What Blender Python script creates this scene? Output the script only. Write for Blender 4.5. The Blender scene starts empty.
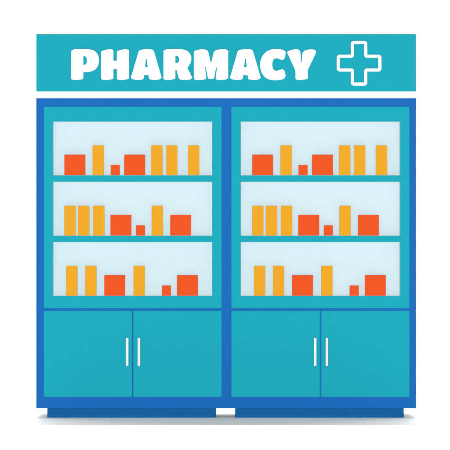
import bpy, bmesh, math, random
from mathutils import Vector, Matrix

random.seed(4)
scene = bpy.context.scene
COL = scene.collection

# ------------------------------------------------------------------ scale
S = 0.006                 # metres per photo pixel at the cabinet's front
GY = 417.7                # photo row of the floor line
DIST = 26.0               # camera distance
CAMZ = (GY - 225) * S
def X(px): return (px - 225) * S
def Z(py): return (GY - py) * S

# ------------------------------------------------------------------ materials
def lin(c):
    c = c / 255
    return c / 12.92 if c <= 0.04045 else ((c + 0.055) / 1.055) ** 2.4
def material(name, rgb, gain=1.0, rough=0.6, spec=0.0, var=0.006, scale=40):
    m = bpy.data.materials.new(name); m.use_nodes = True
    nt = m.node_tree; b = nt.nodes['Principled BSDF']
    b.inputs['Roughness'].default_value = rough
    b.inputs['Specular IOR Level'].default_value = spec
    c = [min(0.93, lin(v) * gain) for v in rgb]
    tc = nt.nodes.new('ShaderNodeTexCoord')
    no = nt.nodes.new('ShaderNodeTexNoise'); no.inputs['Scale'].default_value = scale
    no.inputs['Detail'].default_value = 3
    mx = nt.nodes.new('ShaderNodeMix'); mx.data_type = 'RGBA'
    mx.inputs['A'].default_value = [v * (1 - var) for v in c] + [1]
    mx.inputs['B'].default_value = [min(0.95, v * (1 + var)) for v in c] + [1]
    nt.links.new(tc.outputs['Object'], no.inputs['Vector'])
    nt.links.new(no.outputs['Fac'], mx.inputs['Factor'])
    nt.links.new(mx.outputs['Result'], b.inputs['Base Color'])
    return m

G = 0.263
M_TEAL  = material('teal_laminate', (34, 175, 194), G)
M_SIGN  = material('teal_sign_paint', (34, 175, 194), G)
M_BLUE  = material('blue_laminate', (33, 112, 193), G)
M_DARK  = material('dark_blue_plinth', (25, 101, 163), G)
M_PALE  = material('pale_blue_lining', (217, 239, 247), G * 1.05)
M_YEL   = material('amber_carton', (244, 173, 44), G)
M_ORG   = material('orange_carton', (243, 91, 41), G)
M_WHITE = material('white_paint', (250, 250, 250), 0.85)
M_LETT  = material('white_letter_paint', (252, 252, 252), 0.36)
M_HAND  = material('white_handle', (240, 248, 252), 0.27)
M_STUD  = material('white_studio_paint', (250, 250, 250), 0.94, rough=0.9, spec=0.0, scale=3)

# ------------------------------------------------------------------ helpers
def link(name, me, mat=None, parent=None):
    o = bpy.data.objects.new(name, me); COL.objects.link(o)
    if mat: me.materials.append(mat)
    if parent: o.parent = parent
    return o
def bevel(o, w=0.0006, seg=2):
    b = o.modifiers.new('soft_edge', 'BEVEL'); b.width = w; b.segments = seg
    b.limit_method = 'ANGLE'; b.angle_limit = math.radians(40)
def box(bm, x0, x1, y0, y1, z0, z1):
    vs = [bm.verts.new((x, y, z)) for z in (z0, z1) for y in (y0, y1) for x in (x0, x1)]
    for f in ((0,1,5,4), (1,3,7,5), (3,2,6,7), (2,0,4,6), (4,5,7,6), (0,2,3,1)):
        bm.faces.new([vs[i] for i in f])
def build(name, bm, mat, parent=None, bev=0.0006):
    bmesh.ops.recalc_face_normals(bm, faces=bm.faces[:])
    me = bpy.data.meshes.new(name); bm.to_mesh(me); bm.free()
    o = link(name, me, mat, parent)
    if bev: bevel(o, bev)
    return o
def plate(bm, outer, holes, y0, y1):
    """board in the XZ plane with rectangular openings, one closed surface"""
    x0, x1, z0, z1 = outer
    xs = sorted({x0, x1, *[v for h in holes for v in h[:2]]})
    zs = sorted({z0, z1, *[v for h in holes for v in h[2:]]})
    V = {}
    def v(i, j, k):
        if (i, j, k) not in V: V[i, j, k] = bm.verts.new((xs[i], (y0, y1)[k], zs[j]))
        return V[i, j, k]
    def solid(i, j):
        if not (0 <= i < len(xs) - 1 and 0 <= j < len(zs) - 1): return False
        cx = (xs[i] + xs[i+1]) / 2; cz = (zs[j] + zs[j+1]) / 2
        return not any(h[0] < cx < h[1] and h[2] < cz < h[3] for h in holes)
    for i in range(len(xs) - 1):
        for j in range(len(zs) - 1):
            if not solid(i, j): continue
            for k in (0, 1):
                bm.faces.new([v(i,j,k), v(i+1,j,k), v(i+1,j+1,k), v(i,j+1,k)])
            if not solid(i-1, j): bm.faces.new([v(i,j,0), v(i,j+1,0), v(i,j+1,1), v(i,j,1)])
            if not solid(i+1, j): bm.faces.new([v(i+1,j,0), v(i+1,j+1,0), v(i+1,j+1,1), v(i+1,j,1)])
            if not solid(i, j-1): bm.faces.new([v(i,j,0), v(i+1,j,0), v(i+1,j,1), v(i,j,1)])
            if not solid(i, j+1): bm.faces.new([v(i,j+1,0), v(i+1,j+1,0), v(i+1,j+1,1), v(i,j+1,1)])
def rect(a, b, top, bot): return (X(a), X(b), Z(bot), Z(top))
def empty(name, loc, label, cat, group=None):
    o = bpy.data.objects.new(name, None); COL.objects.link(o)
    o.location = loc; o.empty_display_size = 0.1
    o['label'] = label; o['category'] = cat
    if group: o['group'] = group
    return o

# ------------------------------------------------------------------ setting: white studio cove
def cove():
    bm = bmesh.new()
    prof = [(-24.0, 0.0), (-8, 0), (3.0, 0.0)]
    R = 1.5; yb = 4.5
    for k in range(0, 13):
        a = math.pi / 2 * k / 12
        prof.append((yb - R + R * math.sin(a), R - R * math.cos(a)))
    prof.append((yb, 6.5))
    rows = []
    for y, z in prof:
        rows.append([bm.verts.new((x, y, z)) for x in (-9, 9)])
    for a, b in zip(rows, rows[1:]):
        f = bm.faces.new([a[0], a[1], b[1], b[0]]); f.smooth = True
    return bm
bmf = cove()
for f in bmf.faces: f.normal_update()
me = bpy.data.meshes.new('floor'); bmf.to_mesh(me); bmf.free()
floor = link('floor', me, M_STUD); floor['kind'] = 'structure'

# ------------------------------------------------------------------ cabinet
DEP = 0.60
REC = 0.055
cab = empty('display_cabinet', (X(226), DEP / 2, 0),
            'wide blue and teal double cabinet with open shelves above white-handled doors', 'cabinet')
OFF = Matrix.Translation((-cab.location.x, -cab.location.y, 0))
def cpart(name, bm, mat, parent=cab, bev=0.0006):
    bmesh.ops.transform(bm, matrix=OFF, verts=bm.verts[:])
    return build(name, bm, mat, parent, bev)

bays = [(43.7, 221.7, 52.8, 212.2, 132.0, 133.2), (231.3, 409.5, 240.8, 400.2, 319.9, 321.1)]
rows_y = [(121.5, 175.4), (181.8, 235.8), (242.0, 296.0)]
L, R, T, B = 36.1, 416.0, 98.1, 408.4
# blue carcass: front frame with openings, side boards, top, bottom, centre board, back
bm = bmesh.new()
holes = []
for t0, t1, p0, p1, g0, g1 in bays:
    holes += [rect(t0, t1, 106.8, 308.2), rect(t0, g0, 310.8, 397.0), rect(g1, t1, 310.8, 397.0)]
plate(bm, rect(L, R, T, B), holes, 0.0, 0.022)
w = 0.018
box(bm, X(L), X(L) + w, 0.022, DEP, Z(B), Z(T))
box(bm, X(R) - w, X(R), 0.022, DEP, Z(B), Z(T))
box(bm, X(L) + w, X(R) - w, 0.022, DEP, Z(T) - w, Z(T))
box(bm, X(L) + w, X(R) - w, 0.022, DEP, Z(B), Z(B) + w)
box(bm, X(L) + w, X(R) - w, DEP - 0.01, DEP, Z(B) + w, Z(T) - w)
box(bm, X(226.5) - w/2, X(226.5) + w/2, 0.022, DEP - 0.01, Z(B) + w, Z(T) - w)
cpart('carcass', bm, M_BLUE)

e = 0.0002
for t0, t1, p0, p1, g0, g1 in bays:
    # teal shelf unit front: stiles and rails round the bay
    bm = bmesh.new()
    hs = [rect(p0, p1, a, b) for a, b in rows_y]
    o = rect(t0, t1, 106.8, 308.2)
    plate(bm, (o[0] + e, o[1] - e, o[2] + e, o[3] - e),
          [rect(p0, p1, 121.5, 296.0)], 0.002, 0.024)
    cpart('shelf_surround', bm, M_TEAL)
    for a, b in ((175.4, 181.8), (235.8, 242.0)):
        bm = bmesh.new()
        box(bm, X(p0) + e/4, X(p1) - e/4, 0.0024, REC, Z(b), Z(a))
        cpart('shelf', bm, M_TEAL)
    # pale lining of each compartment
    for k, (a, b) in enumerate(rows_y):
        bm = bmesh.new()
        x0, x1, z0, z1 = rect(p0, p1, a, b)
        t = 0.0012
        box(bm, x0 + e, x1 - e, REC, REC + 0.006, z0 + e, z1 - e)                  # back
        box(bm, x0 + e, x0 + e + t, 0.005, REC, z0 + e, z1 - e)                   # sides
        box(bm, x1 - e - t, x1 - e, 0.005, REC, z0 + e, z1 - e)
        box(bm, x0 + e + t, x1 - e - t, 0.005, REC, z0 + e, z0 + e + t)           # bottom
        box(bm, x0 + e + t, x1 - e - t, 0.005, REC, z1 - e - t, z1 - e)           # top
        cpart('compartment_lining', bm, M_PALE, bev=0)
    # doors with bar handles
    for (a, b, hx) in ((t0, g0, (126.0, 128.5)), (g1, t1, (137.7, 140.2))):
        if t0 > 200: hx = (hx[0] + 187.9, hx[1] + 187.9)
        bm = bmesh.new()
        x0, x1, z0, z1 = rect(a, b, 310.8, 397.0)
        box(bm, x0 + e, x1 - e, 0.002, 0.020, z0 + e, z1 - e)
        d = cpart('door', bm, M_TEAL)
        bm = bmesh.new()
        hx0, hx1 = X(hx[0]), X(hx[1])
        zt, zb = Z(337.9), Z(365.7)
        box(bm, hx0, hx1, -0.020, -0.010, zb, zt)
        for zc in (zt - 0.022, zb + 0.022):
            box(bm, hx0 + 0.003, hx1 - 0.003, -0.0098, 0.0025, zc - 0.005, zc + 0.005)
        cpart('handle', bm, M_HAND, d, 0.0008)
for a, b in ((47.2, 216.0), (235.0, 403.9)):
    bm = bmesh.new()
    x0, x1 = X(a), X(b); h = Z(B) - 0.0004
    box(bm, x0, x1, 0.006, 0.024, 0.0, h)                       # kickboard
    for xx in ((x0, (x0+x1)/2) if a < 200 else ((x0+x1)/2, x1 - 0.018)):
        box(bm, xx, xx + 0.018, 0.024, DEP - 0.03, 0.0, h - 0.0004)      # bearers
    cpart('plinth', bm, M_DARK)

bm = bmesh.new()
box(bm, X(L) + 0.004, X(R) - 0.004, 0.026, DEP - 0.004, Z(B) - 0.0003, Z(B) - 0.0001)  # added white sheet, bounces light onto the shaded floor below the cabinet
cpart('underside_bounce_sheet', bm, M_WHITE, bev=0)

# ------------------------------------------------------------------ sign
SY0, SY1 = 0.004, 0.060
sign = empty('pharmacy_sign', (X(226), (SY0 + SY1) / 2, Z(T)),
             'long teal fascia board reading PHARMACY with white outlined cross above the cabinet', 'sign')
SOFF = Matrix.Translation(-sign.location)
def spart(name, bm, mat, bev=0.0006):
    bmesh.ops.transform(bm, matrix=SOFF, verts=bm.verts[:])
    return build(name, bm, mat, sign, bev)
bm = bmesh.new(); box(bm, X(36.1), X(416.0), SY0, SY1, Z(91.6), Z(34.0)); spart('board', bm, M_SIGN)
bm = bmesh.new(); box(bm, X(36.4), X(415.7), SY0 + 0.004, SY1 - 0.004, Z(T) + 0.0005, Z(91.6) - 0.0003); spart('mounting_rail', bm, M_WHITE)

def fillet(pts, n=6):
    """closed outline: every corner (x, y, r) rounded by a small quadratic arc"""
    out = []; N = len(pts)
    for i in range(N):
        p = Vector(pts[i][:2]); r = pts[i][2] if len(pts[i]) > 2 else 14
        a = Vector(pts[i-1][:2]); b = Vector(pts[(i+1) % N][:2])
        da = (a - p).length; db = (b - p).length
        ra = min(r, da * 0.49); rb = min(r, db * 0.49)
        pa = p + (a - p).normalized() * ra; pb = p + (b - p).normalized() * rb
        for k in range(n + 1):
            t = k / n
            out.append(((1-t)**2 * pa + 2*t*(1-t) * p + t*t * pb)[:])
    return out
def outline_part(name, loops, ox, oy, sc, thick=0.008):
    cu = bpy.data.curves.new(name, 'CURVE'); cu.dimensions = '2D'; cu.fill_mode = 'BOTH'
    cu.extrude = thick / 2
    for lp in loops:
        pts = fillet(lp)
        sp = cu.splines.new('POLY'); sp.points.add(len(pts) - 1); sp.use_cyclic_u = True
        for q, (x, y) in zip(sp.points, pts):
            q.co = (X(ox + x / sc), Z(oy + y / sc), 0, 1)
    tmp = bpy.data.objects.new('outline', cu); COL.objects.link(tmp)
    dg = bpy.context.evaluated_depsgraph_get(); dg.update()
    me = bpy.data.meshes.new_from_object(tmp.evaluated_get(dg))
    bpy.data.objects.remove(tmp); bpy.data.curves.remove(cu)
    me.name = name
    # curve plane (x, y) -> world (x, z); thickness towards the viewer
    me.transform(Matrix(((1,0,0,0), (0,0,-1,0), (0,1,0,0), (0,0,0,1))))
    me.transform(Matrix.Translation((0, SY0 - thick / 2 + 0.0005, 0)))
    me.transform(SOFF)
    me.materials.clear()
    return link(name, me, M_LETT, sign)

Pl = [[(35,78,14),(60,62,20),(120,57,30),(200,57,40),(285,66,40),(335,110,40),(350,180,40),(340,245,40),(305,292,40),(245,314,30),(172,317,4),(172,392,8),(130,402,20),(75,406,20),(36,397,12)],
      [(172,136,2),(200,138,16),(213,165,14),(213,208,14),(200,234,16),(172,235,2)]]
Hl = [[(36,84,8),(78,66,18),(138,59,24),(173,66,14),(173,188,3),(213,188,3),(213,84,8),(255,66,18),(318,59,24),(349,68,14),(349,388,8),(310,401,20),(250,406,24),(213,397,14),(213,280,3),(173,280,3),(173,390,8),(130,402,20),(75,406,24),(36,397,12)]]
Al = [[(123,74,12),(165,62,20),(230,59,24),(283,64,14),(296,95,14),(379,382,12),(350,400,18),(300,406,24),(238,396,12),(232,350,3),(181,350,3),(178,385,10),(165,399,14),(120,406,24),(60,399,20),(32,383,10)],
      [(201,168,3),(212,168,3),(222,259,2),(191,259,2)]]
Rl = [[(62,76,12),(90,62,18),(150,57,24),(240,57,40),(320,68,34),(366,112,34),(377,165,30),(366,215,30),(330,268,5),(384,378,10),(372,395,12),(330,404,20),(270,405,24),(238,394,12),(222,340,10),(208,292,3),(195,292,3),(195,389,8),(150,401,20),(95,406,20),(62,396,12)],
      [(195,132,2),(224,134,16),(239,158,14),(239,190,14),(224,212,16),(195,215,2)]]
Ml = [[(44,82,8),(85,66,18),(140,59,24),(188,66,16),(205,88,12),(231,200,6),(236,213,3),(242,200,6),(268,90,12),(288,70,16),(340,60,24),(400,60,20),(429,72,14),(429,386,8),(395,401,20),(335,406,24),(293,399,12),(291,375,6),(300,300,8),(302,256,2),(297,256,2),(286,300,8),(272,382,8),(260,393,10),(215,393,10),(203,384,8),(188,310,8),(177,256,2),(170,256,2),(173,310,8),(182,380,8),(178,395,10),(140,402,20),(85,406,24),(44,397,12)]]
Cl = [[(66,235,60),(78,160,60),(125,92,60),(195,58,60),(285,55,50),(345,74,22),(358,98,12),(348,145,14),(334,176,12),(318,181,8),(290,170,20),(243,156,18),(213,178,24),(203,232,30),(213,284,24),(242,306,20),(285,294,20),(322,282,12),(342,302,14),(357,362,18),(336,394,26),(270,407,30),(200,408,40),(130,385,50),(82,320,60)]]
Yl = [[(78,90,10),(108,73,18),(160,60,24),(208,61,18),(226,80,12),(234,150,12),(240,215,2),(245,215,2),(249,150,12),(256,94,10),(278,74,18),(335,60,24),(386,63,18),(408,82,10),(398,112,16),(312,292,16),(313,390,8),(270,401,20),(210,406,24),(175,397,12),(175,302,16)]]
for lp, ox in ((Pl,68),(Hl,98),(Al,128),(Rl,158),(Ml,190),(Al,226+12/11.25),(Cl,254),(Yl,280)):
    outline_part('letter', lp, ox, 44, 11.25)
def cross(x0,x1,x2,x3,y0,y1,y2,y3,rc,ri):
    return [(x1,y0,rc),(x2,y0,rc),(x2,y1,ri),(x3,y1,rc),(x3,y2,rc),(x2,y2,ri),(x2,y3,rc),(x1,y3,rc),(x1,y2,ri),(x0,y2,rc),(x0,y1,rc),(x1,y1,ri)]
outline_part('cross_outline', [cross(16,143,290,418, 9,133,283,410, 30,3), cross(42.5,169.5,263.5,389.5, 35.5,159.5,256.5,382.5, 2,26)], 335, 40, 9)

# ------------------------------------------------------------------ cartons
def carton(name, w, h, d, mat):
    """folded carton: bevelled body, tuck flap lip on top, glued side seam"""
    bm = bmesh.new()
    box(bm, -w/2, w/2, -d/2, d/2, 0, h - 0.0012)
    box(bm, -w/2 + 0.002, w/2 - 0.002, -d/2 + 0.0015, d/2 - 0.004, h - 0.00115, h)       # top flap
    box(bm, -w/2 + 0.003, -w/2 + 0.016 if w > .1 else -w/2 + 0.01, d/2, d/2 + 0.0006, 0.002, h - 0.003)  # seam at back
    return build(name, bm, mat, None, 0.0004)
KIND = {'Y': ('tall_carton', M_YEL, 11.3, 29.8, 0.028, 'box', 'tall amber boxes on the shelves'),
        'O': ('square_carton', M_ORG, 20.9, 20.6, 0.034, 'box', 'wide orange boxes on the shelves'),
        'o': ('small_carton', M_ORG, 9.1, 10.2, 0.024, 'box', 'small orange boxes on the shelves')}
shelves = [
 (175.4, 'top', [
  ('O', 64.3, 'wide orange box at the left end of the top shelf'),
  ('Y', 92.5, 'tall amber box between wide and small orange boxes on the top shelf'),
  ('o', 110.6, 'small orange box beside the wide one on the top shelf'),
  ('O', 124.2, 'wide orange box in the middle of the top shelf'),
  ('Y', 151.2, 'tall amber box just right of the middle orange box, top shelf'),
  ('Y', 166.1, 'tall amber box second from the right end of the top shelf'),
  ('Y', 188.0, 'tall amber box standing alone at the right end of the top shelf')]),
 (235.8, 'middle', [
  ('Y', 64.2, 'leftmost of three tall amber boxes on the middle shelf'),
  ('Y', 77.9, 'centre one of three tall amber boxes on the middle shelf'),
  ('Y', 93.0, 'rightmost of three tall amber boxes in a row, middle shelf'),
  ('O', 110.4, 'wide orange box in the middle of the middle shelf'),
  ('o', 135.9, 'small orange box on the middle shelf'),
  ('Y', 151.6, 'tall amber box between small and wide orange boxes on the middle shelf'),
  ('O', 170.2, 'wide orange box at the right end of the middle shelf')]),
 (296.0, 'bottom', [
  ('Y', 66.0, 'tall amber box at the left end of the bottom shelf'),
  ('Y', 85.0, 'tall amber box second from the left on the bottom shelf'),
  ('O', 104.2, 'wide orange box between two tall amber boxes on the bottom shelf'),
  ('Y', 133.4, 'tall amber box right of the wide orange box, mid bottom shelf'),
  ('o', 161.8, 'small orange box on the bottom shelf'),
  ('O', 177.0, 'wide orange box at the right end of the bottom shelf')])]
proto = {}
for bay, dx in (('left', 0.0), ('right', 187.95)):
    for base, _, items in shelves:
        for kind, x0, lab in items:
            nm, mat, wp, hp, dep, cat, grp = KIND[kind]
            if kind not in proto:
                o = proto[kind] = carton(nm, wp * S, hp * S, dep, mat)
            else:
                o = proto[kind].copy(); COL.objects.link(o)
            yc = 0.006 + dep / 2
            o.location = (X(x0 + dx + wp / 2), yc, Z(base) + 0.0019)
            o['label'] = lab.replace(' shelf', ' shelf, %s bay' % bay, 1)
            o['category'] = 'box'; o['group'] = grp

# ------------------------------------------------------------------ lamps and world
wd = bpy.data.worlds.new('World'); scene.world = wd; wd.use_nodes = True
bg = wd.node_tree.nodes['Background']
bg.inputs['Color'].default_value = (1, 0.965, 0.94, 1); bg.inputs['Strength'].default_value = 0.45

def area(name, loc, target, sx, sy, power):
    l = bpy.data.lights.new(name, 'AREA'); l.shape = 'RECTANGLE'
    l.size = sx; l.size_y = sy; l.energy = power
    o = bpy.data.objects.new(name, l); COL.objects.link(o)
    o.location = loc
    o.rotation_euler = (Vector(target) - Vector(loc)).to_track_quat('-Z', 'Y').to_euler()
    return o
# studio front softbox, on the camera's axis
area('front_softbox', (0, -(DIST + 1), CAMZ), (0, 0, CAMZ), 1.0, 1.0, 9.2 * math.pi * (DIST + 1) ** 2)
# overhead strip box, a little behind the cabinet: throws its shadow forwards on the floor
H = 12.0; tn = 0.43
area('overhead_strip_box', (0, H * tn - 0.99, H), (0, -0.3, 0), 4.0, 0.2, 2300)
# backdrop wash, aimed at the white wall only
area('backdrop_wash', (0, 1.6, 4.2), (0, 4.5, 1.0), 6.0, 0.4, 300)

# ------------------------------------------------------------------ camera
cd = bpy.data.cameras.new('camera'); cam = bpy.data.objects.new('camera', cd); COL.objects.link(cam)
cam.location = (0, -DIST, CAMZ); cam.rotation_euler = (math.pi / 2, 0, 0)
cd.sensor_width = 36; cd.lens = 36 * DIST / (450 * S)
cd.clip_start = 0.5; cd.clip_end = 200
scene.camera = cam

scene.render.engine = 'CYCLES'
scene.cycles.max_bounces = 8; scene.cycles.diffuse_bounces = 6
scene.view_settings.view_transform = 'Standard'
scene.view_settings.look = 'None'
scene.view_settings.exposure = 0; scene.view_settings.gamma = 1
